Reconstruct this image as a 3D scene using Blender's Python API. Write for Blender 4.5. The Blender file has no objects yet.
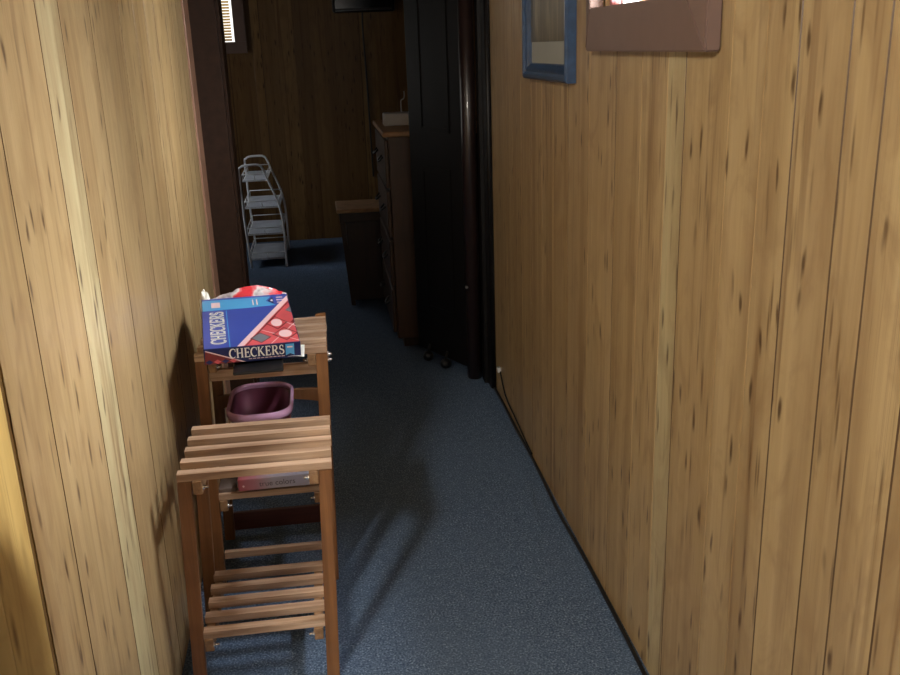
import bpy, bmesh, math, random
from mathutils import Vector, Matrix, noise as mnoise
rnd = random.Random(7)
scene = bpy.context.scene
COL = scene.collection
H = 1.4                       # eye height

# ------------------------------------------------------------------ helpers
def new_obj(name, bm, mats, parent=None, smooth=False, loc=None):
    me = bpy.data.meshes.new(name)
    bm.normal_update()
    bm.to_mesh(me); bm.free()
    if not isinstance(mats, (list, tuple)): mats = [mats]
    for m in mats: me.materials.append(m)
    if smooth:
        for p in me.polygons: p.use_smooth = True
    o = bpy.data.objects.new(name, me)
    COL.objects.link(o)
    if loc is not None: o.location = loc
    if parent is not None: o.parent = parent
    return o

def tag(o, label=None, cat=None, group=None, kind=None):
    if label: o['label'] = label
    if cat: o['category'] = cat
    if group: o['group'] = group
    if kind: o['kind'] = kind
    return o

def empty(name, loc, rot=(0, 0, 0)):
    o = bpy.data.objects.new(name, None)
    o.empty_display_size = 0.1
    COL.objects.link(o)
    o.location = loc; o.rotation_euler = rot
    return o

def box(bm, x0, x1, y0, y1, z0, z1, bev=0.0, mi=0, M=None, seg=2):
    vs = [bm.verts.new(p) for p in ((x0,y0,z0),(x1,y0,z0),(x1,y1,z0),(x0,y1,z0),(x0,y0,z1),(x1,y0,z1),(x1,y1,z1),(x0,y1,z1))]
    fs = [bm.faces.new([vs[i] for i in q]) for q in ((0,3,2,1),(4,5,6,7),(0,1,5,4),(1,2,6,5),(2,3,7,6),(3,0,4,7))]
    for f in fs: f.material_index = mi
    if bev > 0:
        es = list({e for f in fs for e in f.edges})
        r = bmesh.ops.bevel(bm, geom=es, offset=bev, segments=seg, profile=0.5, affect='EDGES')
        vs = list({v for f in r['faces'] for v in f.verts} | {v for v in vs if v.is_valid})
        for f in r['faces']: f.material_index = mi
    if M is not None: bmesh.ops.transform(bm, matrix=M, verts=[v for v in vs if v.is_valid])
    return vs

def leaning_box(bm, b, t, sx, sy, mi=0, bev=0.0015):
    """a square post between bottom centre b and top centre t, level ends"""
    b = Vector(b); t = Vector(t)
    vs = []
    for c in (b, t):
        for dx, dy in ((-1,-1),(1,-1),(1,1),(-1,1)):
            vs.append(bm.verts.new((c.x+dx*sx/2, c.y+dy*sy/2, c.z)))
    fs = [bm.faces.new([vs[i] for i in q]) for q in ((3,2,1,0),(4,5,6,7),(0,1,5,4),(1,2,6,5),(2,3,7,6),(3,0,4,7))]
    if bev: bmesh.ops.bevel(bm, geom=list({e for f in fs for e in f.edges}), offset=bev, segments=2, affect='EDGES')

def tube(bm, pts, r, seg=8, caps=True, mi=0):
    pts = [Vector(p) for p in pts]
    n = len(pts); rings = []
    up = Vector((0.13, 0.21, 0.97)).normalized()
    for i, p in enumerate(pts):
        d = (pts[min(i+1,n-1)] - pts[max(i-1,0)]).normalized()
        a = d.cross(up)
        if a.length < 1e-3: a = d.cross(Vector((1,0,0)))
        a.normalize(); b = d.cross(a).normalized()
        rr = r[i] if isinstance(r, (list, tuple)) else r
        rings.append([bm.verts.new(p + rr*(math.cos(2*math.pi*k/seg)*a + math.sin(2*math.pi*k/seg)*b)) for k in range(seg)])
    for i in range(n-1):
        for k in range(seg):
            f = bm.faces.new((rings[i][k], rings[i][(k+1)%seg], rings[i+1][(k+1)%seg], rings[i+1][k]))
            f.smooth = True; f.material_index = mi
    if caps:
        bm.faces.new(rings[0][::-1]).material_index = mi
        bm.faces.new(rings[-1]).material_index = mi

def lathe(bm, prof, seg=24, c=(0,0,0), sx=1, sy=1):
    rings = []
    for r, z in prof:
        rings.append([bm.verts.new((c[0]+r*sx*math.cos(2*math.pi*k/seg), c[1]+r*sy*math.sin(2*math.pi*k/seg), c[2]+z)) for k in range(seg)])
    for i in range(len(rings)-1):
        for k in range(seg):
            f = bm.faces.new((rings[i][k], rings[i][(k+1)%seg], rings[i+1][(k+1)%seg], rings[i+1][k])); f.smooth = True
    bm.faces.new(rings[0][::-1]); bm.faces.new(rings[-1])

def smooth_path(pts, n=6):
    P = [Vector(p) for p in pts]; out = []
    for i in range(len(P)-1):
        p0, p1, p2, p3 = P[max(i-1,0)], P[i], P[i+1], P[min(i+2,len(P)-1)]
        for k in range(n):
            t = k/n
            out.append(0.5*((2*p1)+(-p0+p2)*t+(2*p0-5*p1+4*p2-p3)*t*t+(-p0+3*p1-3*p2+p3)*t**3))
    out.append(P[-1])
    return out

def poly(bm, pts, mi=0):
    f = bm.faces.new([bm.verts.new(p) for p in pts]); f.material_index = mi
    return f

def slab(bm, pts, th, mi=0):
    """extrude a flat 2-D outline (x, y) from z=0 up to th"""
    lo = [bm.verts.new((x, y, 0)) for x, y in pts]; hi = [bm.verts.new((x, y, th)) for x, y in pts]
    n = len(pts)
    bm.faces.new(lo[::-1]).material_index = mi; bm.faces.new(hi).material_index = mi
    for i in range(n): bm.faces.new((lo[i], lo[(i+1)%n], hi[(i+1)%n], hi[i])).material_index = mi

# ------------------------------------------------------------------ materials
def lin(r, g, b):
    f = lambda c: (c/255/12.92) if c/255 <= 0.04045 else ((c/255+0.055)/1.055)**2.4
    return (f(r), f(g), f(b), 1)

class NT:
    def __init__(self, name):
        self.m = bpy.data.materials.new(name); self.m.use_nodes = True
        self.nt = self.m.node_tree; self.N = self.nt.nodes; self.L = self.nt.links
        self.b = self.N['Principled BSDF']
    def node(self, t, **kw):
        n = self.N.new(t)
        for k, v in kw.items():
            if k.startswith('i_'): n.inputs[k[2:].replace('_', ' ')].default_value = v
            else: setattr(n, k, v)
        return n
    def link(self, a, b): self.L.new(a, b)
    def coord(self, scale=(1,1,1), loc=(0,0,0), kind='Object'):
        t = self.node('ShaderNodeTexCoord'); mp = self.node('ShaderNodeMapping')
        mp.inputs['Scale'].default_value = scale; mp.inputs['Location'].default_value = loc
        self.link(t.outputs[kind], mp.inputs['Vector'])
        return mp.outputs['Vector']
    def noise(self, vec, scale=5, detail=4, rough=0.5, dist=0.0):
        n = self.node('ShaderNodeTexNoise')
        n.inputs['Scale'].default_value = scale; n.inputs['Detail'].default_value = detail
        n.inputs['Roughness'].default_value = rough; n.inputs['Distortion'].default_value = dist
        self.link(vec, n.inputs['Vector'])
        return n.outputs['Fac']
    def ramp(self, fac, stops, interp='LINEAR'):
        r = self.node('ShaderNodeValToRGB'); cr = r.color_ramp; cr.interpolation = interp
        while len(cr.elements) < len(stops): cr.elements.new(0.5)
        for e, (p, c) in zip(cr.elements, stops):
            e.position = p; e.color = c if len(c) == 4 else (*c, 1)
        self.link(fac, r.inputs['Fac'])
        return r.outputs['Color']
    def mix(self, fac, a, b, blend='MIX'):
        n = self.node('ShaderNodeMix', data_type='RGBA', blend_type=blend)
        for sock, v in ((n.inputs[0], fac), (n.inputs[6], a), (n.inputs[7], b)):
            if hasattr(v, 'links'): self.link(v, sock)
            else: sock.default_value = v
        return n.outputs[2]
    def math(self, op, a, b=0.0):
        n = self.node('ShaderNodeMath', operation=op)
        for s, v in ((n.inputs[0], a), (n.inputs[1], b)):
            if hasattr(v, 'links'): self.link(v, s)
            else: s.default_value = v
        return n.outputs[0]
    def bump(self, h, strength=0.2, dist=0.01):
        n = self.node('ShaderNodeBump'); n.inputs['Strength'].default_value = strength; n.inputs['Distance'].default_value = dist
        self.link(h, n.inputs['Height']); self.link(n.outputs['Normal'], self.b.inputs['Normal'])
    def base(self, c): 
        if hasattr(c, 'links'): self.link(c, self.b.inputs['Base Color'])
        else: self.b.inputs['Base Color'].default_value = c
    def set(self, **kw):
        for k, v in kw.items(): self.b.inputs[k.replace('_', ' ')].default_value = v

def plain(name, rgb, rough=0.5, metal=0.0, var=0.12, nscale=12, spec=0.5, coat=0.0):
    t = NT(name); c = lin(*rgb)
    n = t.noise(t.coord(), nscale, 5)
    d = tuple(x*(1-var) for x in c[:3]); u = tuple(min(1, x*(1+var)) for x in c[:3])
    t.base(t.ramp(n, [(0.3, d), (0.7, u)]))
    t.set(Roughness=rough, Metallic=metal); t.b.inputs['Specular IOR Level'].default_value = spec
    t.b.inputs['Coat Weight'].default_value = coat
    return t.m

def panel_material(name, along='Y', tint=(1,1,1), gloss=0.38):
    """vinyl-faced wood-grain plank panelling; 'tone' and 'shift' are stored per plank"""
    t = NT(name)
    at = t.node('ShaderNodeAttribute', attribute_name='tone'); tone = at.outputs['Fac']
    sh = t.node('ShaderNodeAttribute', attribute_name='shift')
    tc = t.node('ShaderNodeTexCoord')
    ad = t.node('ShaderNodeVectorMath', operation='ADD')
    t.link(tc.outputs['Object'], ad.inputs[0]); t.link(sh.outputs['Vector'], ad.inputs[1])
    def mp(a, z):
        m = t.node('ShaderNodeMapping')
        m.inputs['Scale'].default_value = (0.5, a, z) if along == 'Y' else (a, 0.5, z)
        t.link(ad.outputs[0], m.inputs['Vector']); return m.outputs['Vector']
    wide = t.noise(mp(9, 0.55), 1.0, 4, 0.55, 1.0)
    band = t.noise(mp(24, 0.3), 1.0, 3, 0.5, 0.6)
    mott = t.noise(mp(11, 5.0), 1.0, 4, 0.6, 1.5)        # broad heart / sap figure
    fine = t.noise(mp(90, 2.2), 1.0, 6, 0.65, 0.4)       # fine grain
    streak = t.noise(mp(26, 0.9), 1.0, 3, 0.5, 1.2)
    col = t.ramp(tone, [(0.0, lin(140,116,80)), (0.35, lin(170,144,101)), (0.65, lin(186,161,117)), (0.85, lin(196,174,130)), (1.0, lin(198,188,146))])
    col = t.mix(t.ramp(wide, [(0.40, (0,0,0)), (0.66, (0.6,0.6,0.6))]), col, lin(142,114,78))
    col = t.mix(t.ramp(streak, [(0.57, (0,0,0)), (0.70, (0.7,0.7,0.7))]), col, lin(114,82,50))
    col = t.mix(t.ramp(band, [(0.42, (0,0,0)), (0.66, (0.30,0.30,0.30))]), col, lin(206,182,140))
    col = t.mix(t.ramp(mott, [(0.48, (0,0,0)), (0.68, (0.4,0.4,0.4))]), col, lin(134,104,70))
    col = t.mix(t.ramp(fine, [(0.35, (0.0,0,0)), (0.7, (0.22,0.22,0.22))]), col, lin(132,98,64))
    # short dark mineral flecks
    v = t.node('ShaderNodeTexVoronoi', feature='F1', voronoi_dimensions='2D'); v.inputs['Scale'].default_value = 1.0
    sp = t.node('ShaderNodeSeparateXYZ'); cb = t.node('ShaderNodeCombineXYZ')
    t.link(mp(18, 4.4), sp.inputs[0]); t.link(sp.outputs['Y' if along == 'Y' else 'X'], cb.inputs[0]); t.link(sp.outputs['Z'], cb.inputs[1])
    wob = t.node('ShaderNodeVectorMath', operation='ADD'); wn_ = t.node('ShaderNodeTexNoise'); wn_.inputs['Scale'].default_value = 2.5
    t.link(cb.outputs[0], wn_.inputs['Vector']); t.link(cb.outputs[0], wob.inputs[0])
    wsc = t.node('ShaderNodeVectorMath', operation='SCALE'); wsc.inputs['Scale'].default_value = 0.25
    t.link(wn_.outputs['Color'], wsc.inputs[0]); t.link(wsc.outputs[0], wob.inputs[1]); t.link(wob.outputs[0], v.inputs['Vector'])
    gate = t.noise(mp(5, 1.3), 1.0, 2)
    fl = t.math('MULTIPLY', t.ramp(v.outputs['Distance'], [(0.04, (1,1,1)), (0.13, (0,0,0))]), t.ramp(gate, [(0.46, (0,0,0)), (0.54, (1,1,1))]))
    gv = t.math('LESS_THAN', tone, -0.3)
    col = t.mix(t.math('MULTIPLY', gv, 0.8), col, lin(70,48,30))
    col = t.mix(t.math('MULTIPLY', fl, 0.85), col, lin(74,48,28))
    v2 = t.node('ShaderNodeTexVoronoi', feature='F1', voronoi_dimensions='2D'); v2.inputs['Scale'].default_value = 1.0
    sp2 = t.node('ShaderNodeSeparateXYZ'); cb2 = t.node('ShaderNodeCombineXYZ')
    t.link(mp(46, 4.0), sp2.inputs[0]); t.link(sp2.outputs['Y' if along == 'Y' else 'X'], cb2.inputs[0]); t.link(sp2.outputs['Z'], cb2.inputs[1])
    t.link(cb2.outputs[0], v2.inputs['Vector'])
    gate2 = t.noise(mp(8, 0.8), 1.0, 3)
    f2 = t.math('MULTIPLY', t.ramp(v2.outputs['Distance'], [(0.05, (1,1,1)), (0.20, (0,0,0))]), t.ramp(gate2, [(0.50, (0,0,0)), (0.58, (1,1,1))]))
    col = t.mix(t.math('MULTIPLY', f2, 0.7), col, lin(86,58,34))
    crack = t.noise(mp(60, 0.5), 1.0, 2, 0.5, 1.6)
    cl = t.math('MULTIPLY', t.ramp(crack, [(0.485, (0,0,0)), (0.5, (1,1,1)), (0.515, (0,0,0))]), t.ramp(t.noise(mp(4, 0.9), 1.0, 2), [(0.48, (0,0,0)), (0.6, (1,1,1))]))
    col = t.mix(t.math('MULTIPLY', cl, 0.45), col, lin(104,72,42))
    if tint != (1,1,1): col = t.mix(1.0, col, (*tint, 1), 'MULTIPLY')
    t.base(col)
    t.set(Roughness=gloss); t.b.inputs['Specular IOR Level'].default_value = 0.42
    t.bump(fine, 0.10, 0.002)
    return t.m

M_panel_y = panel_material('wood_panelling_hall', 'Y')
M_panel_x = panel_material('wood_panelling_cross', 'X')
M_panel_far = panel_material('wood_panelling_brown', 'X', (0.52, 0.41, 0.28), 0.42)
M_panel_lit = panel_material('wood_panelling_lit', 'X', (1.34, 1.40, 1.12))  # same panelling, tint brightened and yellowed for the light on it

def slat_wood(name, dark, light, sc=(3, 60, 60), rough=0.42):
    t = NT(name)
    g = t.noise(t.coord(sc), 1.0, 6, 0.6, 0.6); k = t.noise(t.coord((1, 5, 5)), 1.3, 3)
    c = t.ramp(g, [(0.25, lin(*dark)), (0.72, lin(*light))])
    c = t.mix(t.ramp(k, [(0.45, (0,0,0)), (0.75, (0.5,0.5,0.5))]), c, lin(*[int(v*0.72) for v in dark]))
    t.base(c); t.set(Roughness=rough); t.bump(g, 0.12, 0.001)
    return t.m
M_slat = slat_wood('oiled_slat_wood', (146,112,88), (226,196,168))
M_leg = slat_wood('oiled_leg_wood', (112,74,44), (154,108,68), (60, 60, 3))
M_rail = slat_wood('oiled_rail_wood', (124,90,62), (178,144,108), (60, 3, 60))
M_dark_trim = plain('dark_stained_trim', (58,38,27), 0.55, var=0.25, nscale=30, spec=0.3)
M_red_trim = plain('red_brown_trim', (146,110,90), 0.45, var=0.15, nscale=25)
M_black_door = plain('near_black_door', (17,14,14), 0.45, var=0.2, nscale=18, spec=0.3)
M_casing = plain('purple_brown_casing', (116,94,86), 0.42, var=0.08, nscale=16)
M_ceiling = plain('ceiling_boards', (110,84,58), 0.7, var=0.1)
M_black = plain('black_plastic', (20,20,22), 0.35)
M_rubber = plain('black_cable_rubber', (22,23,26), 0.5)
M_steel = plain('bright_steel', (225,225,228), 0.25, metal=0.9, var=0.05)
M_white_wire = plain('white_coated_wire', (236,238,242), 0.4, var=0.04)
M_white = plain('white_plastic', (215,216,218), 0.45, var=0.04)
M_tan = plain('tan_top', (186,146,106), 0.5, var=0.2, nscale=20)
M_dk_furn = slat_wood('dark_furniture_wood', (42,26,18), (62,40,28), (40, 40, 3), 0.4)
M_dresser = slat_wood('brown_dresser_wood', (62,44,30), (84,60,42), (40, 40, 3), 0.4)
M_blue_frame = plain('blue_frame_paint', (50,76,110), 0.28, var=0.22, nscale=40, coat=0.5)
M_bin = plain('purple_plastic', (204,160,200), 0.25, var=0.05, spec=0.6)  # rim purple, lightened to take in its highlights
M_navy_shade = plain('navy_and_shaded_blue', (22,34,88), 0.3, var=0.05, coat=0.3)  # navy print, also the box's blue darkened for shade on its front
M_blue = plain('royal_blue_card', (64,84,176), 0.3, var=0.10, nscale=9, coat=0.4)
M_sky = plain('light_blue_print', (84,168,226), 0.3, var=0.04, coat=0.4)
M_red = plain('red_print', (214,92,98), 0.3, var=0.10, nscale=14, coat=0.4)
M_dred = plain('dark_red_print', (120,44,44), 0.3, var=0.15, nscale=40, coat=0.4)
M_grey = plain('grey_checker_print', (120,128,138), 0.3, var=0.15, nscale=40, coat=0.4)
M_pinkw = plain('pale_pink_print', (240,206,210), 0.35, var=0.03, coat=0.3)
M_paper = plain('white_paper', (236,236,230), 0.6, var=0.03)
M_cardside = plain('grey_card', (120,104,96), 0.7)
M_shoe = plain('dark_red_leather', (62,28,24), 0.7)

def carpet_material():
    t = NT('blue_grey_carpet')
    a = t.noise(t.coord(), 190, 3, 0.6); b = t.noise(t.coord(), 38, 4, 0.6); c = t.noise(t.coord(), 3, 3)
    col = t.ramp(a, [(0.30, lin(50,64,86)), (0.52, lin(97,118,147)), (0.72, lin(164,187,214))])
    col = t.mix(t.ramp(b, [(0.42, (0,0,0)), (0.66, (0.5,0.5,0.5))]), col, lin(70,90,118))
    col = t.mix(t.ramp(c, [(0.4, (0,0,0)), (0.7, (0.3,0.3,0.3))]), col, lin(100,121,148))
    t.base(col); t.set(Roughness=0.95); t.b.inputs['Specular IOR Level'].default_value = 0.15
    h = t.math('ADD', a, t.math('MULTIPLY', b, 0.7))
    t.bump(h, 0.7, 0.006)
    return t.m
M_carpet = carpet_material()

def glass_material():
    t = NT('window_glass')
    t.N.remove(t.b)
    tr = t.node('ShaderNodeBsdfTransparent'); gl = t.node('ShaderNodeBsdfGlossy'); gl.inputs['Roughness'].default_value = 0.02
    mx = t.node('ShaderNodeMixShader'); mx.inputs[0].default_value = 0.06
    t.link(tr.outputs[0], mx.inputs[1]); t.link(gl.outputs[0], mx.inputs[2])
    t.link(mx.outputs[0], t.N['Material Output'].inputs['Surface'])
    return t.m
M_glass = glass_material()

def translucent(name, rgb, amt=0.6):
    t = NT(name); t.N.remove(t.b)
    n = t.noise(t.coord((30, 30, 2)), 1, 3)
    c = lin(*rgb); col = t.ramp(n, [(0.3, tuple(v*0.85 for v in c[:3])), (0.7, c)])
    d = t.node('ShaderNodeBsdfDiffuse'); r = t.node('ShaderNodeBsdfTranslucent')
    t.link(col, d.inputs['Color']); t.link(col, r.inputs['Color'])
    mx = t.node('ShaderNodeMixShader'); mx.inputs[0].default_value = amt
    t.link(d.outputs[0], mx.inputs[1]); t.link(r.outputs[0], mx.inputs[2])
    t.link(mx.outputs[0], t.N['Material Output'].inputs['Surface'])
    return t.m
M_blind = translucent('cream_blind', (240,220,170), 0.6)
M_curtain = translucent('pink_curtain', (232,180,190), 0.6)

def picture_material():
    t = NT('woodland_print')
    n = t.noise(t.coord((1, 22, 3)), 1.0, 6, 0.65, 0.8); k = t.noise(t.coord((1, 60, 7)), 1.0, 5)
    c = t.ramp(n, [(0.3, lin(46,40,28)), (0.5, lin(84,74,50)), (0.7, lin(146,134,100))])
    c = t.mix(t.ramp(k, [(0.45, (0,0,0)), (0.7, (0.5,0.5,0.5))]), c, lin(74,64,46))
    t.base(c); t.set(Roughness=0.3); t.b.inputs['Coat Weight'].default_value = 0.15; t.b.inputs['Coat Roughness'].default_value = 0.03
    return t.m
M_print = picture_material()
M_mat = plain('grey_mat_board', (150,152,144), 0.35, var=0.06)

def bag_material():
    t = NT('red_white_film')
    n = t.noise(t.coord(), 16, 3, 0.5, 0.6)
    t.base(t.ramp(n, [(0.40, lin(214,60,70)), (0.47, lin(226,120,130)), (0.54, lin(220,214,218)), (0.64, lin(150,140,150))]))
    t.set(Roughness=0.2); t.b.inputs['Coat Weight'].default_value = 0.5
    return t.m
M_bag = bag_material()

# ------------------------------------------------------------------ camera
cam_d = bpy.data.cameras.new('camera'); cam = bpy.data.objects.new('camera', cam_d); COL.objects.link(cam)
cam_d.sensor_fit = 'HORIZONTAL'; cam_d.sensor_width = 36; cam_d.lens = 922/900*36
cam_d.clip_start = 0.02
F = 922.0
av = Vector((315-450, 50-337.5, F)); 
dx = 550-450; dy = -(F*F + (315-450)*dx)/(50-337.5)
bv = Vector((dx, dy, F)); av.normalize(); bv.normalize()
rv = bv.cross(av)
if rv.x < 0: rv = -rv
W = [rv, av, -bv]              # world axes in the camera's frame (x right, y down, z ahead)
Mx = Matrix(((W[0].x, -W[0].y, -W[0].z, 0), (W[1].x, -W[1].y, -W[1].z, 0), (W[2].x, -W[2].y, -W[2].z, H), (0, 0, 0, 1)))
cam.matrix_world = Mx
scene.camera = cam

# ------------------------------------------------------------------ panelled walls
XL, XR = -0.42, 0.66
CEIL = 2.35
def plank_wall(name, edges, z0, z1, axis, pos, thick, mat, facing, tones=None, holes=(), dark=None):
    """planks between successive edges with shallow V grooves. axis 'Y': the wall runs along y at x=pos, facing +1/-1 in x;
    axis 'X': it runs along x at y=pos, facing in y. holes: (a0, a1, z0, z1)."""
    bm = bmesh.new()
    lt = bm.faces.layers.float.new('tone'); lx = bm.faces.layers.float_vector.new('shift')
    r = random.Random(name)
    g, dep = 0.0022, 0.003
    cuts = sorted(set([h[0] for h in holes] + [h[1] for h in holes]))
    zc = sorted(set([z0, z1] + [h[2] for h in holes] + [h[3] for h in holes]))
    def P(a, d, z): return (pos - facing*d, a, z) if axis == 'Y' else (a, pos - facing*d, z)
    def quad(a0, d0, a1, d1, za, zb, tone, sh):
        f = bm.faces.new([bm.verts.new(P(*q)) for q in ((a0,d0,za),(a1,d1,za),(a1,d1,zb),(a0,d0,zb))])
        f[lt] = tone; f[lx] = sh
    for i in range(len(edges)-1):
        e0, e1 = edges[i], edges[i+1]
        tone = tones[i] if tones and i < len(tones) else r.random()*0.75
        sh = (r.random()*9, r.random()*9, r.random()*9)
        seg = [e0+g] + [c for c in cuts if e0+g < c < e1-g] + [e1-g]
        for k in range(len(seg)-1):
            a0, a1 = seg[k], seg[k+1]; am = (a0+a1)/2
            for q in range(len(zc)-1):
                zm = (zc[q]+zc[q+1])/2
                if any(h[0] < am < h[1] and h[2] < zm < h[3] for h in holes): continue
                quad(a0, 0, a1, 0, zc[q], zc[q+1], tone, sh)
        dp = dep if (r.random() < 0.45 if dark is None else any(abs(e1-q) < 0.004 for q in dark)) else 0.0009
        for (a0, d0, a1, d1) in ((e1-g, 0, e1, dp), (e1, dp, e1+g, 0)):
            if i == len(edges)-2 and d1 == 0: continue
            for q in range(len(zc)-1):
                zm = (zc[q]+zc[q+1])/2
                if any(h[0] < e1 < h[1] and h[2] < zm < h[3] for h in holes): continue
                quad(a0, d0, a1, d1, zc[q], zc[q+1], -0.6 if dp == dep else tone*0.6, sh)
    # the body behind the boards
    lo, hi = edges[0], edges[-1]
    aa = sorted(set([lo, hi] + cuts))
    for k in range(len(aa)-1):
        for q in range(len(zc)-1):
            am, zm = (aa[k]+aa[k+1])/2, (zc[q]+zc[q+1])/2
            if any(h[0] < am < h[1] and h[2] < zm < h[3] for h in holes): continue
            pts = [P(aa[k], dep+0.001, zc[q]), P(aa[k+1], thick, zc[q+1])]
            xs, ys, zs = zip(*pts)
            nf = len(bm.faces)
            box(bm, min(xs), max(xs), min(ys), max(ys), min(zs), max(zs))
            bm.faces.ensure_lookup_table()
            for f in bm.faces[nf:]: f[lt] = 0.2; f[lx] = (0,0,0)
    bmesh.ops.recalc_face_normals(bm, faces=bm.faces)
    return tag(new_obj(name, bm, mat), kind='structure')

def fill(a, b, lo=0.09, hi=0.26, seed=1):
    r = random.Random(seed); out = [a]
    while out[-1] < b - hi: out.append(out[-1] + r.choice((0.1, 0.13, 0.16, 0.2, 0.24)))
    out.append(b); return out

le = [1.163, 1.318, 1.572, 1.71, 1.935, 2.225, 2.40, 2.555, 2.70, 2.90, 3.05, 3.16, 3.275]
lt_ = [0.42, 0.52, 0.98, 0.66, 0.60, 0.55, 0.35, 0.5, 0.45, 0.55, 0.7, 0.6]
tag(plank_wall('wall_left', le, 0, CEIL, 'Y', XL, 0.10, M_panel_y, 1, lt_, dark=le), 'wood plank panelling on the left side of the hallway')
re_ = fill(-3.0, 0.85, seed=3)[:-1] + [0.85, 0.94, 1.04, 1.122, 1.25, 1.347, 1.465, 1.655, 1.745, 1.89, 2.06, 2.27, 2.47, 2.64, 2.78, 2.93, 3.08, 3.21, 3.34, 3.62]
rt_ = [0.5]*(len(re_)-1)
known = {0.94:0.6, 1.04:0.52, 1.122:0.62, 1.25:0.55, 1.347:0.5, 1.465:0.45, 1.655:0.95, 1.745:0.52, 1.89:0.34, 2.06:0.52, 2.27:0.22, 2.47:0.38, 2.64:0.28, 2.78:0.24, 2.93:0.3, 3.08:0.2, 3.21:0.26, 3.34:0.2}
rt_ = [known.get(re_[i], 0.5) for i in range(len(re_)-1)]
WIN = (1.59, 2.165, 1.47, 2.12)
tag(plank_wall('wall_right', re_, 0, CEIL, 'Y', XR, 0.16, M_panel_y, -1, rt_, holes=(WIN,), dark=(0.85, 0.94, 1.04, 1.122, 1.25, 1.655, 2.06, 2.47, 2.93)), 'wood plank panelling on the right side of the hallway')
# the wall that turns the near corner to the left (faces the camera's room)
tag(plank_wall('wall_corner', [-2.9, -2.7, -2.5, -2.3, -2.12, -1.9, -1.7, -1.5, -1.36, -1.16, -0.98, -0.8, -0.66, -0.475, XL-0.002], 0, CEIL, 'X', 1.161, 0.06, M_panel_lit, -1), 'panelling just past the near corner, tinted bright yellow for the light on it')
# near room shell
tag(plank_wall('wall_west', fill(-3.0, 1.16, seed=5), 0, CEIL, 'Y', -2.9, 0.1, M_panel_y, 1, holes=((-1.6, -0.6, 0.95, 2.0),)), 'panelled wall of the near room')
tag(plank_wall('wall_south', fill(-2.9, 0.66, seed=6), 0, CEIL, 'X', -3.0, 0.1, M_panel_x, 1, holes=((-0.35, 0.5, 1.0, 2.1),)), 'panelled wall behind the viewer')
# far room
FB = 7.15
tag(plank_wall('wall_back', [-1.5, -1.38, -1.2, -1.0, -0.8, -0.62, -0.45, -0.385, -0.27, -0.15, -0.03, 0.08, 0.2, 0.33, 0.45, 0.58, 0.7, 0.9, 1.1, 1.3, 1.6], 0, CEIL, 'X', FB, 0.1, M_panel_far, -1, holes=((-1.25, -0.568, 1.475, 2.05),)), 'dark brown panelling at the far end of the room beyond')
tag(plank_wall('wall_far_left', fill(3.75, FB, seed=8), 0, CEIL, 'Y', -1.5, 0.1, panel_material('wood_panelling_brown_side', 'Y', (0.46,0.32,0.19)), 1, holes=((5.9, 6.65, 0.8, 1.75),)), 'dark panelling on the left of the room beyond')  # opening added for the fill light on the wire rack
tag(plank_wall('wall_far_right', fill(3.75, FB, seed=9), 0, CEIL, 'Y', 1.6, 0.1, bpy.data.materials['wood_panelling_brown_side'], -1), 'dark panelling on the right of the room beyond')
bm = bmesh.new()   # partition with the doorway
DW0, DW1 = -0.355, 0.70
box(bm, -1.5, DW0-0.005, 3.63, 3.75, 0, CEIL); box(bm, DW1, 1.6, 3.63, 3.75, 0, CEIL); box(bm, DW0-0.005, DW1, 3.63, 3.75, 2.06, CEIL)
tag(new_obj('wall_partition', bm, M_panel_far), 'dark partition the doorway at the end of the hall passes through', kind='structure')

bm = bmesh.new(); box(bm, -3.0, 0.80, -3.1, 3.63, -0.06, 0.0); box(bm, -1.7, 1.7, 3.63, 7.3, -0.06, 0.0)
tag(new_obj('floor', bm, M_carpet), 'blue grey carpet', kind='structure')
bm = bmesh.new(); box(bm, -3.0, 0.80, -3.1, 3.63, CEIL, CEIL+0.06); box(bm, -1.7, 1.7, 3.63, 7.3, CEIL, CEIL+0.06)
tag(new_obj('ceiling', bm, M_ceiling), 'plain ceiling', kind='structure')

# trims
bm = bmesh.new(); box(bm, XL-0.03, XL+0.006, 3.277, 3.40, 0, CEIL, 0.002)
tag(new_obj('trim_1', bm, M_red_trim), 'reddish brown casing strip where the left panelling ends', kind='structure')
bm = bmesh.new()
box(bm, -0.52, -0.475, 3.42, 3.628, 0, CEIL); box(bm, -0.475, -0.345, 3.60, 3.628, 0, CEIL, 0.003); box(bm, -0.354, -0.335, 3.628, 3.76, 0, 2.05, 0.002)
tag(new_obj('trim_2', bm, M_dark_trim), 'dark brown casing on the left of the doorway', kind='structure')
def bull(bm, x0, x1, y0, y1, z0, z1, seg=8):
    """moulding with a half-round front"""
    r = (x1-x0)/2; cx = (x0+x1)/2
    pts = [(x0, y1)] + [(cx - r*math.cos(math.pi*k/seg), y0 + r - r*math.sin(math.pi*k/seg)) for k in range(seg+1)] + [(x1, y1)]
    n = len(pts); lo = [bm.verts.new((x, y, z0)) for x, y in pts]; hi = [bm.verts.new((x, y, z1)) for x, y in pts]
    for i in range(n):
        f = bm.faces.new((lo[i], lo[(i+1)%n], hi[(i+1)%n], hi[i])); f.smooth = 0 < i < n-2
    bm.faces.new(lo[::-1]); bm.faces.new(hi)
bm = bmesh.new(); bull(bm, 0.640, 0.662, 3.625, 3.76, 0, 2.05); box(bm, 0.664, 0.70, 3.632, 3.76, 0, 2.05); box(bm, 0.6254, 0.6398, 3.70, 3.76, 0, 2.05)
tag(new_obj('trim_3', bm, M_black_door), 'black moulded casing against the right panelling', kind='structure')

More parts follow.
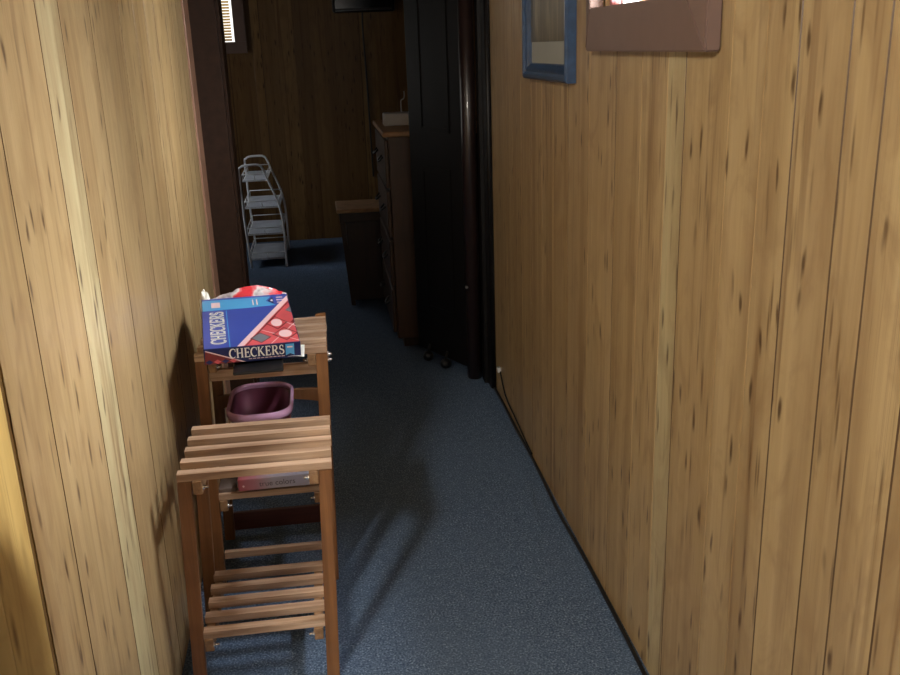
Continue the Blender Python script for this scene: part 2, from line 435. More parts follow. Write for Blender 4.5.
# folded-back dark door
dr = tag(empty('door_1', (0.60, 3.70, 0)), 'near black door folded back into the room beyond', kind='structure')
dvec = Vector((0.37-0.585, 4.22-3.80)); ang = math.atan2(dvec.y, dvec.x)
Rz = Matrix.Translation((-0.015, 0.10, 0)) @ Matrix.Rotation(ang, 4, 'Z')
bm = bmesh.new(); Ld = dvec.length - 0.068
box(bm, 0.0, Ld, -0.018, 0.018, 0.045, 2.03, 0.004, M=Rz)
new_obj('door_panel', bm, M_black_door, dr)
bm = bmesh.new()
for (z0, z1) in ((0.25, 0.9), (1.05, 1.9)):
    for (a, b, c, d) in ((0.09, Ld-0.09, z0, z0+0.02), (0.09, Ld-0.09, z1-0.02, z1), (0.09, 0.11, z0, z1), (Ld-0.11, Ld-0.09, z0, z1)):
        box(bm, a, b, 0.018, 0.0205, c, d, 0.0008, M=Rz)
new_obj('moulding', bm, M_black_door, dr)
bm = bmesh.new(); bull(bm, -0.035, 0.0252, 0.055, 0.11, 0.0, 2.04)
new_obj('door_stile', bm, plain('black_brown_stile', (40,28,27), 0.3, var=0.2, nscale=30, coat=0.3), dr)
for k, a in enumerate((0.16, 0.30)):
    bm = bmesh.new()
    bmesh.ops.create_uvsphere(bm, u_segments=20, v_segments=12, radius=0.024)
    for f in bm.faces: f.smooth = True
    p = Rz @ Vector((a, 0.032, 0.024))
    new_obj('caster', bm, M_black, dr, loc=p)
    bm = bmesh.new(); tube(bm, [p + Vector((0, 0, 0.02)), p + Vector((0.012, 0.006, 0.055))], 0.006); new_obj('caster_stem', bm, M_black, dr)
bm = bmesh.new(); tube(bm, [(-0.03, 0.066, 0.42), (-0.037, 0.05, 0.42)], 0.006, 10); new_obj('door_stud', bm, M_steel, dr)

# ------------------------------------------------------------------ hall window
w = tag(empty('window_1', (XR, 1.93, 1.36)), 'purple brown cased window high on the right panelling', kind='structure')
ox, oy, oz = XR, 1.93, 1.36
def cas(bm, pts, x0, x1, ins):
    pass
bm = bmesh.new()
y0, y1, z0, z1 = 1.508, 2.215, 1.376, 2.21            # outer casing
i0, i1, j0, j1 = WIN[0], WIN[1], WIN[2], WIN[3]
fr, fb = XR-0.034, XR-0.001                           # face, back
def mitre(outer, inner):
    (a0, b0), (a1, b1) = outer; (c0, d0), (c1, d1) = inner
    A = [(fr+0.006, a0, b0), (fr+0.006, a1, b1), (fr, c1, d1), (fr, c0, d0)]
    B = [(fb, p[1], p[2]) for p in A]
    va = [bm.verts.new(p) for p in A]; vb = [bm.verts.new(p) for p in B]
    bm.faces.new(va); bm.faces.new(vb[::-1])
    for k in range(4): bm.faces.new((va[k], vb[k], vb[(k+1)%4], va[(k+1)%4]))
mitre(((y0,z0),(y1,z0)), ((i0,j0),(i1,j0))); mitre(((y0,z1),(y0,z0)), ((i0,j1),(i0,j0)))
mitre(((y1,z0),(y1,z1)), ((i1,j0),(i1,j1))); mitre(((y1,z1),(y0,z1)), ((i1,j1),(i0,j1)))
bmesh.ops.recalc_face_normals(bm, faces=bm.faces)
bmesh.ops.bevel(bm, geom=list(bm.edges), offset=0.0025, segments=2, affect='EDGES')
bmesh.ops.translate(bm, vec=(-ox,-oy,-oz), verts=bm.verts)
new_obj('window_casing', bm, M_casing, w)
bm = bmesh.new()
for (a, b, c, d) in ((i0, i0+0.03, j0, j1), (i1-0.03, i1, j0, j1), (i0+0.03, i1-0.03, j0, j0+0.005), (i0+0.03, i1-0.03, j1-0.03, j1)):
    box(bm, XR+0.035-ox, XR+0.075-ox, a-oy, b-oy, c-oz, d-oz, 0.002)
new_obj('sash', bm, M_white, w)
bm = bmesh.new(); box(bm, XR+0.053-ox, XR+0.057-ox, i0+0.031-oy, i1-0.031-oy, j0+0.006-oz, j1-0.031-oz); new_obj('pane', bm, M_glass, w)
bm = bmesh.new()
N = 10
for k in range(N):                                  # gathered curtain at the far side of the opening
    a, b = i1-0.002-0.045*k/N, i1-0.002-0.045*(k+1)/N
    xa, xb = XR+0.018+0.008*math.sin(k*2.1), XR+0.018+0.008*math.sin((k+1)*2.1)
    poly(bm, [(xa-ox, a-oy, j0+0.004-oz), (xb-ox, b-oy, j0+0.004-oz), (xb-ox, b-oy, j1-0.01-oz), (xa-ox, a-oy, j1-0.01-oz)])
bmesh.ops.remove_doubles(bm, verts=bm.verts, dist=1e-4)
c = new_obj('curtain', bm, M_curtain, w, smooth=True)
sm = c.modifiers.new('thick', 'SOLIDIFY'); sm.thickness = 0.0015

# far room window
w2 = tag(empty('window_2', (-0.9, FB, 1.38)), 'small bright window with blind in the far wall', kind='structure')
def rel(o, bm): bmesh.ops.translate(bm, vec=-o.location, verts=bm.verts); return bm
bm = bmesh.new()
for (a, b, c, d) in ((-1.335, -0.484, 1.395, 1.475), (-1.335, -0.484, 2.05, 2.13), (-1.335, -1.25, 1.4755, 2.0495), (-0.568, -0.484, 1.4755, 2.0495)):
    box(bm, a, b, FB-0.03, FB-0.001, c, d, 0.003)
new_obj('window_casing', rel(w2, bm), M_casing, w2)
bm = bmesh.new()
for k in range(28):
    z = 1.49 + k*0.02
    Mt = Matrix.Translation((0, FB+0.035, z)) @ Matrix.Rotation(math.radians(38), 4, 'X')
    box(bm, -1.245, -0.59, -0.011, 0.011, -0.0006, 0.0006, M=Mt)
new_obj('blind', rel(w2, bm), M_blind, w2)
bm = bmesh.new(); box(bm, -1.25, -0.568, FB+0.08, FB+0.084, 1.475, 2.05); new_obj('pane', rel(w2, bm), M_glass, w2)

# ------------------------------------------------------------------ blue framed picture on the right wall
pf = tag(empty('framed_picture', (XR, 2.72, 1.285)), 'blue framed picture hanging on the right panelling beyond the window', 'picture')
yA, yB, zA, zB = 2.392, 2.915, 1.296, 1.80
bm = bmesh.new()
prof = [(0.0, 0.001), (0.0, 0.024), (0.006, 0.030), (0.014, 0.030), (0.020, 0.022), (0.026, 0.024), (0.032, 0.021), (0.042, 0.012), (0.046, 0.012), (0.046, 0.001)]
rings = []
for (cy_, cz_, sy_, sz_) in ((yA, zA, 1, 1), (yB, zA, -1, 1), (yB, zB, -1, -1), (yA, zB, 1, -1)):
    rings.append([bm.verts.new((XR-d, cy_+sy_*i, cz_+sz_*i)) for i, d in prof])
for k in range(4):
    A, B = rings[k], rings[(k+1)%4]
    for j in range(len(prof)): bm.faces.new((A[j], A[(j+1)%len(prof)], B[(j+1)%len(prof)], B[j]))
bmesh.ops.recalc_face_normals(bm, faces=bm.faces)
new_obj('picture_frame', rel(pf, bm), M_blue_frame, pf)
bm = bmesh.new(); box(bm, XR-0.009, XR-0.003, yA+0.045, yB-0.045, zA+0.045, zB-0.045); new_obj('mat_board', rel(pf, bm), M_mat, pf)
bm = bmesh.new(); box(bm, XR-0.0105, XR-0.0092, yA+0.046, yB-0.046, zA+0.105, zB-0.047); new_obj('print', rel(pf, bm), M_print, pf)

# ------------------------------------------------------------------ slatted folding racks
def bolt(root, x, y, z, d, r=0.0035, L=0.012):
    bm = bmesh.new(); tube(bm, [(x, y, z), (x+d*L, y, z)], [r, r*0.85], 10)
    tube(bm, [(x-d*0.002, y, z), (x+d*0.003, y, z)], r*1.9, 6)
    new_obj('bolt', bm, M_steel, root)

def rack(name, label, cx, yf, ztop, shelves, width, depth, lean, rear_up, n=5):
    root = tag(empty(name, (cx, yf, 0)), label, 'rack', 'slatted wooden racks along the left wall')
    hw = width/2; sd, sh = 0.024, 0.017
    leg_w, leg_d = 0.029, 0.020
    ly_f, ly_r = leg_d/2+0.001, depth-leg_d/2-0.001
    def lean_at(z): return -lean*(1 - z/ztop)
    zs = [ztop] + shelves
    for si, zt in enumerate(zs):
        o = lean_at(zt)
        w2_ = hw if si == 0 else hw - leg_w + 0.0005
        bm = bmesh.new()
        for k in range(n):
            y = (depth - sd)*k/(n-1)
            if si > 0: y = leg_d*0.2 + (depth - sd - leg_d*0.4)*k/(n-1)
            jig = rnd.uniform(-0.0015, 0.0015)
            box(bm, o-w2_+jig, o+w2_+jig+(0.004 if si else 0), y, y+sd, zt-sh, zt, 0.0007)
        new_obj('top_shelf' if si == 0 else 'lower_shelf', bm, M_slat, root)
        for s in (-1, 1):
            bm = bmesh.new()
            xr = o + s*(hw - leg_w - 0.012)
            box(bm, xr-0.010, xr+0.010, -0.004 if si == 0 else 0.0, depth-0.004, zt-sh-0.031, zt-sh-0.0005, 0.0015)
            new_obj('rail', bm, M_rail, root)
            bolt(root, xr - s*0.010, 0.006, zt-sh-0.018, -s)
    for s in (-1, 1):
        for yy, top in ((ly_f, ztop-sh-0.0005), (ly_r, ztop + rear_up if rear_up else ztop-sh-0.0005)):
            bm = bmesh.new()
            yq = yy + (leg_d if (rear_up and yy == ly_r) else 0)
            leaning_box(bm, (s*(hw-leg_w/2)+lean_at(0)+(0.006 if s > 0 else 0.002), yq, 0), (s*(hw-leg_w/2)+lean_at(top), yq, top), leg_w, leg_d)
            new_obj('leg', bm, M_leg, root)
    return root

front = rack('slatted_rack', 'low slatted wooden rack nearest the viewer with empty top shelf', -0.193, 1.843, 0.55, [0.155], 0.328, 0.270, 0.026, 0)
back = rack('slatted_rack', 'taller slatted wooden rack behind the first, carrying the checkers box', -0.19, 2.258, 0.68, [0.290], 0.33, 0.283, 0.022, 0.005)
def add_bar(root, x0, x1, y0, y1, z0, z1, name='stretcher', mat=None):
    bm = bmesh.new(); box(bm, x0, x1, y0, y1, z0, z1, 0.0015); return new_obj(name, bm, mat or M_slat, root)
add_bar(back, -0.150, 0.112, 0.003, 0.018, 0.098, 0.118)
add_bar(back, -0.138, 0.138, 0.024, 0.040, 0.600, 0.630)
for zz in (0.655, 0.640): bolt(back, 0.1655, 0.012, zz, 1, 0.0045, 0.010)
add_bar(back, -0.150, 0.128, 0.263, 0.276, 0.042, 0.098, 'board', slat_wood('red_brown_board', (66,32,25), (96,52,38)))
# arched rear stretcher of the taller rack
bm = bmesh.new(); nseg = 12
for zoff in (0,):
    up, dn = [], []
    for k in range(nseg+1):
        t = k/nseg; x = -0.155 + 0.29*t
        dn.append((x, 0.47 - 0.018*(2*t-1)**2 + 0.01)); up.append((x, 0.505 - 0.004*(2*t-1)**2))
    outl = dn + up[::-1]
    slab(bm, outl, 0.014)
bmesh.ops.transform(bm, matrix=Matrix.Translation((0, 0.272, -0.03)) @ Matrix.Rotation(math.radians(90), 4, 'X'), verts=bm.verts)
bmesh.ops.recalc_face_normals(bm, faces=bm.faces)
new_obj('arched_stretcher', bm, M_leg, back)

# ------------------------------------------------------------------ lettering (C H E K R S with serifs)
def stroke(bm, pts, ws, z0, z1, mi=0):
    n = len(pts); L, R = [], []
    for i in range(n):
        p = Vector(pts[i]); d = (Vector(pts[min(i+1,n-1)]) - Vector(pts[max(i-1,0)])).normalized(); q = Vector((-d.y, d.x))
        w_ = ws[i]/2 if isinstance(ws, (list, tuple)) else ws/2
        L.append(p+q*w_); R.append(p-q*w_)
    for i in range(n-1):
        c = [L[i], L[i+1], R[i+1], R[i]]
        f = bm.faces.new([bm.verts.new((v.x, v.y, z1)) for v in c])
        f.material_index = mi
def arc(cx, cy, rx, ry, a0, a1, n=14):
    return [(cx+rx*math.cos(math.radians(a0+(a1-a0)*k/n)), cy+ry*math.sin(math.radians(a0+(a1-a0)*k/n))) for k in range(n+1)]
def glyph(bm, ch, x, y, h, z, thick=0.15, thin=0.055, serif=True):
    T, t = thick*h, thin*h
    def S(pts, w_): stroke(bm, [(x+a*h, y+b*h) for a, b in pts], w_, z, z)
    def sf(cx, b, wd=0.26):
        if serif: S([(cx-wd/2, b), (cx+wd/2, b)], t)
    if ch == 'C':
        n = 16; S(arc(0.40, 0.5, 0.36, 0.48, 48, 312, n), [t+(T-t)*math.sin(math.pi*k/n)**1.2 for k in range(n+1)])
        S([(0.655, 0.97), (0.655, 0.66)], t); return 0.72*h
    if ch == 'H':
        for cx in (0.16, 0.66): S([(cx, 0), (cx, 1)], T); sf(cx, 0.03); sf(cx, 0.97)
        S([(0.16, 0.5), (0.66, 0.5)], t*1.2); return 0.86*h
    if ch == 'E':
        S([(0.16, 0), (0.16, 1)], T)
        for b, e in ((0.03, 0.60), (0.97, 0.57)): S([(0.03, b), (e, b)], t*1.3)
        S([(0.16, 0.52), (0.46, 0.52)], t*1.2); S([(0.60, 0), (0.62, 0.25)], t); S([(0.57, 1.0), (0.58, 0.78)], t); S([(0.46, 0.40), (0.46, 0.64)], t); return 0.70*h
    if ch == 'K':
        S([(0.16, 0), (0.16, 1)], T); sf(0.16, 0.03); sf(0.16, 0.97)
        S([(0.18, 0.42), (0.62, 0.97)], t*1.2); S([(0.32, 0.58), (0.70, 0.02)], T); sf(0.62, 0.97, 0.24); sf(0.72, 0.03, 0.24); return 0.84*h
    if ch == 'R':
        S([(0.16, 0), (0.16, 1)], T); sf(0.16, 0.03)
        n = 12; S([(0.03, 0.97)] + arc(0.36, 0.735, 0.23, 0.235, 90, -90, n) + [(0.16, 0.50)], [t]+[t+(T-t)*math.sin(math.pi*k/n) for k in range(n+1)]+[t])
        S([(0.36, 0.5), (0.68, 0.02)], T); sf(0.72, 0.03, 0.18); return 0.80*h
    if ch == 'S':
        p = arc(0.30, 0.74, 0.20, 0.23, 40, 270, 10)[:-1] + arc(0.30, 0.265, 0.23, 0.24, 90, -140, 10)
        n = len(p)-1; S(p, [t+(T-t)*math.sin(math.pi*k/n)**1.5 for k in range(n+1)])
        S([(0.46, 0.97), (0.46, 0.72)], t); S([(0.10, 0.30), (0.10, 0.03)], t); return 0.62*h
    return 0.4*h
def word(bm, s, x, y, h, z, gap=0.02, **kw):
    for ch in s: x += glyph(bm, ch, x, y, h, z, **kw) + gap*h
    return x
def word_len(s, h, gap=0.02):
    b = bmesh.new(); r = word(b, s, 0, 0, h, 0, gap); b.free(); return r

# ------------------------------------------------------------------ checkers box
BW, BD, BT = 0.231, 0.350, 0.041
ck = tag(empty('checkers_box', (-0.318, 2.159, 0.6855), (math.radians(5.67), math.radians(1.26), math.radians(6.76))), 'blue and red checkers game box lying tilted on top of the taller rack', 'game box')
bm = bmesh.new(); box(bm, 0, BW, 0, BD, 0, BT, 0.0012, mi=0)
new_obj('lid', bm, M_navy_shade, ck)
zt = BT
def top(name, pts, mat, lv=1):
    bm = bmesh.new(); slab(bm, pts, 0.0003*lv)
    bmesh.ops.translate(bm, vec=(0, 0, zt+0.0001), verts=bm.verts); bmesh.ops.recalc_face_normals(bm, faces=bm.faces)
    return new_obj(name, bm, mat, ck)
e = 0.002
top('blue_field', [(e, e), (BW-e, e), (BW-e, BD-e), (e, BD-e)], M_blue, 1)
dA, dB = (0.092, 0.006), (BW-0.004, BD*0.905)          # the diagonal band's two ends
top('red_field', [(dA[0], e), (BW-e, e), (BW-e, dB[1])], M_red, 2)
top('diagonal_band', [(dA[0]-0.012, e), (dA[0]+0.004, e), (BW-e, dB[1]-0.02), (BW-e, dB[1]+0.016)], M_pinkw, 3)
top('diagonal_line', [(dA[0]+0.007, e), (dA[0]+0.011, e), (BW-e, dB[1]-0.036), (BW-e, dB[1]-0.028)], M_dred, 3)
top('ribbon', [(e, BD*0.735), (e, BD*0.955), (BW*0.80, BD*0.955), (BW*0.735, BD*0.865), (BW*0.84, BD*0.765), (BW*0.55, BD*0.745)], M_sky, 3)
top('emblem', [(BW*0.76, BD*0.865), (BW*0.82, BD*0.935), (BW*0.82, BD*0.80)], M_navy_shade, 4)
top('emblem_badge', [(BW*0.785, BD*0.855), (BW*0.802, BD*0.885), (BW*0.818, BD*0.87), (BW*0.81, BD*0.84)], M_paper, 5)
for dy_, wd in ((0.02, 0.035), (0.0, 0.04), (-0.02, 0.03)):
    top('small_print', [(BW*0.86, BD*0.87+dy_-0.002), (BW*0.86+wd*0.5, BD*0.87+dy_-0.002), (BW*0.86+wd*0.5, BD*0.87+dy_+0.003), (BW*0.86, BD*0.87+dy_+0.003)], M_pinkw, 3)
for x0 in (0.58, 0.625): top('small_print', [(BW*x0, BD*0.79), (BW*x0+0.003, BD*0.79), (BW*x0+0.003, BD*0.91), (BW*x0, BD*0.91)], M_pinkw, 4)
top('ribbon_patch', [(BW*0.11, BD*0.79), (BW*0.21, BD*0.79), (BW*0.21, BD*0.90), (BW*0.11, BD*0.90)], M_pinkw, 4)
top('thin_line', [(BW*0.268, e), (BW*0.277, e), (BW*0.277, BD*0.72), (BW*0.268, BD*0.72)], M_sky, 2)
def diamond(cx, cy, a, b, mat, mat2):
    top('printed_square', [(cx-a, cy), (cx, cy-b), (cx+a, cy), (cx, cy+b)], M_dred, 3)
    top('printed_square', [(cx-a*0.85, cy), (cx, cy-b*0.85), (cx+a*0.85, cy), (cx, cy+b*0.85)], mat, 4)
    top('printed_checker', [(cx+a*0.5*math.cos(q*math.pi/8), cy+b*0.55*math.sin(q*math.pi/8)) for q in range(16)], mat2, 5)
diamond(BW*0.60, BD*0.125, 0.026, 0.034, M_grey, M_grey)
diamond(BW*0.865, BD*0.165, 0.032, 0.044, M_red, M_pinkw)
diamond(BW*0.80, BD*0.385, 0.028, 0.046, M_red, M_pinkw)
top('printed_square', [(BW*0.93, BD*0.63), (BW*0.992, BD*0.70), (BW*0.992, BD*0.575)], M_grey, 4)
top('printed_square', [(BW*0.955, BD*0.385), (BW*0.992, BD*0.425), (BW*0.992, BD*0.345)], M_dred, 4)
for (p, q) in (((0.47, 0.0), (0.97, 0.62)), ((0.70, 0.0), (0.995, 0.36)), ((0.62, 0.27), (0.995, 0.02)), ((0.78, 0.50), (0.995, 0.30))):
    a = Vector((p[0]*BW, max(p[1]*BD, e))); b = Vector((q[0]*BW, q[1]*BD)); d = (b-a).normalized(); nrm = Vector((-d.y, d.x))*0.0011
    if p == (0.47, 0.0): continue
    top('printed_line', [tuple(a+nrm), tuple(a-nrm), tuple(b-nrm), tuple(b+nrm)], M_pinkw, 3)
# sideways title on the lid: letters turned to read from the bottom up
hL = 0.034; wl = word_len('CHECKERS', 1.0, 0.02)
for (mat, lv, kw) in ((M_paper, 0.0012, dict(thick=0.24, thin=0.12)), (M_navy_shade, 0.0016, dict(thick=0.05, thin=0.0001, serif=False))):
    bm = bmesh.new(); word(bm, 'CHECKERS', 0, 0, 1.0, 0, 0.02, **kw)
    Mm = Matrix.Translation((BW*0.235, BD*0.075, zt+lv)) @ Matrix.Rotation(math.radians(90), 4, 'Z') @ Matrix.Diagonal((BD*0.625/wl, hL, 1, 1))
    bmesh.ops.transform(bm, matrix=Mm, verts=bm.verts)
    o = new_obj('lid_title', bm, mat, ck)
    for f in o.data.polygons: pass
# front edge: strip in the shaded navy, red corner, title, ribbon badge
def frontm(bm, lv):
    bmesh.ops.transform(bm, matrix=Matrix.Translation((0, -0.0002-lv, 0)) @ Matrix.Rotation(math.radians(90), 4, 'X'), verts=bm.verts)
def fr_poly(name, pts, mat, lv):
    bm = bmesh.new(); poly(bm, [(a, b, 0) for a, b in pts]); frontm(bm, lv); return new_obj(name, bm, mat, ck)
fr_poly('red_corner', [(0.001, 0.001), (0.092, 0.001), (0.004, BT*0.86)], M_dred, 0.0003)
fr_poly('corner_line', [(0.090, 0.001), (0.098, 0.001), (0.004, BT*0.93), (0.004, BT*0.86)], M_pinkw, 0.0006)
for k in range(4):
    cx_ = 0.012+0.019*k; fr_poly('printed_square', [(cx_-0.009, 0.007), (cx_, 0.001), (cx_+0.009, 0.007), (cx_, 0.013)], M_red if k % 2 else M_navy_shade, 0.0006)
hF = 0.0245; bm = bmesh.new(); L0 = word_len('CHECKERS', hF, 0.03); word(bm, 'CHECKERS', 0, 0, hF, 0, 0.03, thick=0.17, thin=0.075)
bmesh.ops.transform(bm, matrix=Matrix.Translation((0.060, 0.0125, 0)) @ Matrix.Diagonal((0.132/L0, 1, 1, 1)), verts=bm.verts); frontm(bm, 0.0006)
new_obj('front_title', bm, M_paper, ck)
for k in range(9):
    x0 = 0.105 + k*0.0098; fr_poly('small_print', [(x0, 0.0065), (x0+0.0075, 0.0065), (x0+0.0075, 0.0085), (x0, 0.0085)], M_pinkw, 0.0006)
fr_poly('badge', [(0.194, 0.008), (0.2045, 0.013), (0.215, 0.008), (0.215, BT-0.003), (0.194, BT-0.003)], M_sky, 0.0006)
fr_poly('badge_print', [(0.198, BT-0.013), (0.211, BT-0.013), (0.211, BT-0.009), (0.198, BT-0.009)], M_pinkw, 0.0009)

# black flat case under the box
bm = bmesh.new(); box(bm, -0.075, 0.045, 0.0, 0.15, 0, 0.0075, 0.004, seg=3)
pc = tag(new_obj('flat_case', bm, M_black, loc=(-0.176, 2.130, 0.6635)), 'flat black case wedged under the front of the checkers box', 'case')
pc.rotation_euler = (math.radians(6.9), 0, math.radians(2))
# white sheet slipping out under the box's right corner
bm = bmesh.new(); nn = 10; gr = []
for i in range(nn+1):
    row = []
    for j in range(nn+1):
        x, y = 0.062*i/nn, 0.10*j/nn
        row.append(bm.verts.new((x, y, 0.0012 + (0.004*math.sin(i/nn*3.1) if j < 3 else 0)*(3-j)/3 + 0.0005*math.sin(j))))
    gr.append(row)
for i in range(nn):
    for j in range(nn): bm.faces.new((gr[i][j], gr[i+1][j], gr[i+1][j+1], gr[i][j+1])).smooth = True
sp = tag(new_obj('paper_sheet', bm, M_paper, loc=(-0.143, 2.182, 0.6808)), 'white paper sheet poking out under the right corner of the checkers box', 'paper')
sp.modifiers.new('t', 'SOLIDIFY').thickness = 0.0006

# crumpled red and white plastic bag behind the box
def crumple(name, sx, sy, sz, amp, seed, mat, loc, rz=0):
    bm = bmesh.new(); bmesh.ops.create_icosphere(bm, subdivisions=4, radius=1)
    off = Vector((seed*3.1, seed*1.7, seed))
    for v in bm.verts:
        p = v.co.copy()
        d = 1 + amp*(mnoise.noise(p*1.6+off) + 0.6*abs(mnoise.noise(p*3.7+off)) + 0.3*mnoise.noise(p*8+off))
        v.co = Vector((p.x*sx*d, p.y*sy*d, max(-0.95, p.z*d)*sz))
    z = min(v.co.z for v in bm.verts)
    for v in bm.verts: v.co.z -= z
    return new_obj(name, bm, mat, loc=loc)
bg = tag(crumple('plastic_bag', 0.100, 0.022, 0.047, 0.22, 4, M_bag, (-0.235, 2.556, 0.681)), 'crumpled red and white plastic bag behind the checkers box', 'bag')
cp = tag(crumple('crumpled_paper', 0.016, 0.015, 0.044, 0.35, 9, M_paper, (-0.352, 2.540, 0.681)), 'crumpled white paper scrap beside the plastic bag and the left panelling', 'paper')

# ------------------------------------------------------------------ purple bin on the taller rack's lower shelf
pb = tag(empty('plastic_bin', (-0.214, 2.382, 0.2905)), 'purple plastic bin on the lower shelf of the taller rack', 'bin')
def rrect(a, b, r, n=6):
    out = []
    for (cx_, cy_, s) in ((a-r, b-r, 0), (-a+r, b-r, 90), (-a+r, -b+r, 180), (a-r, -b+r, 270)):
        for k in range(n+1):
            q = math.radians(s+90*k/n); out.append((cx_+r*math.cos(q), cy_+r*math.sin(q)))
    return out
def rloft(bm, secs, close=True):
    rings = [[bm.verts.new((x, y, z)) for x, y in rrect(a, b, r)] for a, b, r, z in secs]
    for i in range(len(rings)-1):
        n = len(rings[i])
        for k in range(n): bm.faces.new((rings[i][k], rings[i][(k+1)%n], rings[i+1][(k+1)%n], rings[i+1][k])).smooth = True
    return rings
bm = bmesh.new()
R = rloft(bm, [(0.064, 0.078, 0.035, 0.0), (0.078, 0.116, 0.056, 0.205), (0.076, 0.114, 0.055, 0.205), (0.062, 0.076, 0.034, 0.004)])
bm.faces.new(R[0][::-1]); bm.faces.new(R[-1])
new_obj('bin_body', bm, plain('shaded_purple_plastic', (96,44,66), 0.4, var=0.05), pb)  # the bin's purple, darkened for the shade it sits in
bm = bmesh.new()
R = rloft(bm, [(0.0785, 0.1165, 0.056, 0.196), (0.084, 0.124, 0.062, 0.196), (0.087, 0.127, 0.065, 0.204), (0.086, 0.126, 0.064, 0.216), (0.081, 0.121, 0.059, 0.219), (0.0770, 0.1150, 0.0555, 0.213)])
n_ = len(R[0])
for k in range(n_): bm.faces.new((R[-1][k], R[-1][(k+1)%n_], R[0][(k+1)%n_], R[0][k]))
new_obj('rim', bm, M_bin, pb)

# book lying on the same shelf
bk = tag(empty('book', (-0.284, 2.258, 0.2955), (0, math.radians(-1.0), math.radians(-1))), 'book with red to grey spine lying in front of the purple bin', 'book')
t = NT('book_cover_red_to_grey')
gx = t.node('ShaderNodeSeparateXYZ'); t.link(t.coord(), gx.inputs[0])
t.base(t.ramp(gx.outputs['X'], [(0.0, lin(176,84,92)), (0.045, lin(190,132,140)), (0.09, lin(188,180,190)), (0.2, lin(176,180,206))])); t.set(Roughness=0.35)
bm = bmesh.new(); box(bm, 0, 0.203, 0, 0.03, 0.0, 0.034, 0.002); new_obj('cover', bm, t.m, bk)
bm = bmesh.new(); box(bm, 0.003, 0.200, 0.0302, 0.034, 0.002, 0.032); new_obj('pages', bm, M_paper, bk)
fc = bpy.data.curves.new('spine_title', 'FONT'); fc.body = 'true colors'; fc.size = 0.021
tmp = bpy.data.objects.new('tmp_title', fc); COL.objects.link(tmp)
bpy.context.view_layer.update()
me = bpy.data.meshes.new_from_object(tmp.evaluated_get(bpy.context.evaluated_depsgraph_get()))
bpy.data.objects.remove(tmp)
me.materials.append(plain('grey_ink', (96,88,98), 0.5))
so = bpy.data.objects.new('spine_title', me); COL.objects.link(so); so.parent = bk
so.location = (0.055, -0.0003, 0.010); so.rotation_euler = (math.radians(90), 0, 0)
bm = bmesh.new(); bmesh.ops.create_circle(bm, cap_ends=True, segments=14, radius=0.003); o = new_obj('spine_mark', bm, M_pinkw, bk, loc=(0.014, -0.0004, 0.014)); o.rotation_euler = (math.radians(90), 0, 0)
# small block hidden at the book's left
bm = bmesh.new(); box(bm, 0, 0.045, 0, 0.09, 0, 0.012, 0.002)
tag(new_obj('grey_case', bm, M_cardside, loc=(-0.337, 2.27, 0.2906)), 'small flat grey case at the left end of the book', 'case')
# ------------------------------------------------------------------ cable along the right wall
pts = [(0.648, 3.60, 0.012), (0.652, 3.4, 0.008), (0.649, 3.2, 0.007), (0.652, 2.95, 0.006), (0.650, 2.75, 0.006), (0.645, 2.5, 0.006), (0.650, 2.2, 0.006), (0.649, 1.9, 0.006), (0.645, 1.6, 0.006), (0.650, 1.3, 0.006), (0.648, 0.9, 0.006)]
bm = bmesh.new(); tube(bm, smooth_path(pts), 0.0048, 8)
tag(new_obj('cable', bm, M_rubber), 'thick black cable running along the carpet edge at the right panelling', 'cable')
pts = [(0.655, 3.50, 0.12), (0.655, 3.44, 0.075), (0.654, 3.36, 0.05), (0.655, 3.2, 0.035), (0.655, 3.05, 0.022), (0.6545, 2.92, 0.0150)]
bm = bmesh.new(); tube(bm, smooth_path(pts), 0.0028, 8)
tag(new_obj('thin_cable', bm, M_rubber), 'thin dark wire dropping down the right panelling to the cable', 'cable')
bm = bmesh.new(); box(bm, 0.645, 0.659, 3.50, 3.525, 0.115, 0.135, 0.002)
tag(new_obj('cable_clip', bm, M_white), 'small white clip holding the wire low on the right panelling', 'clip')

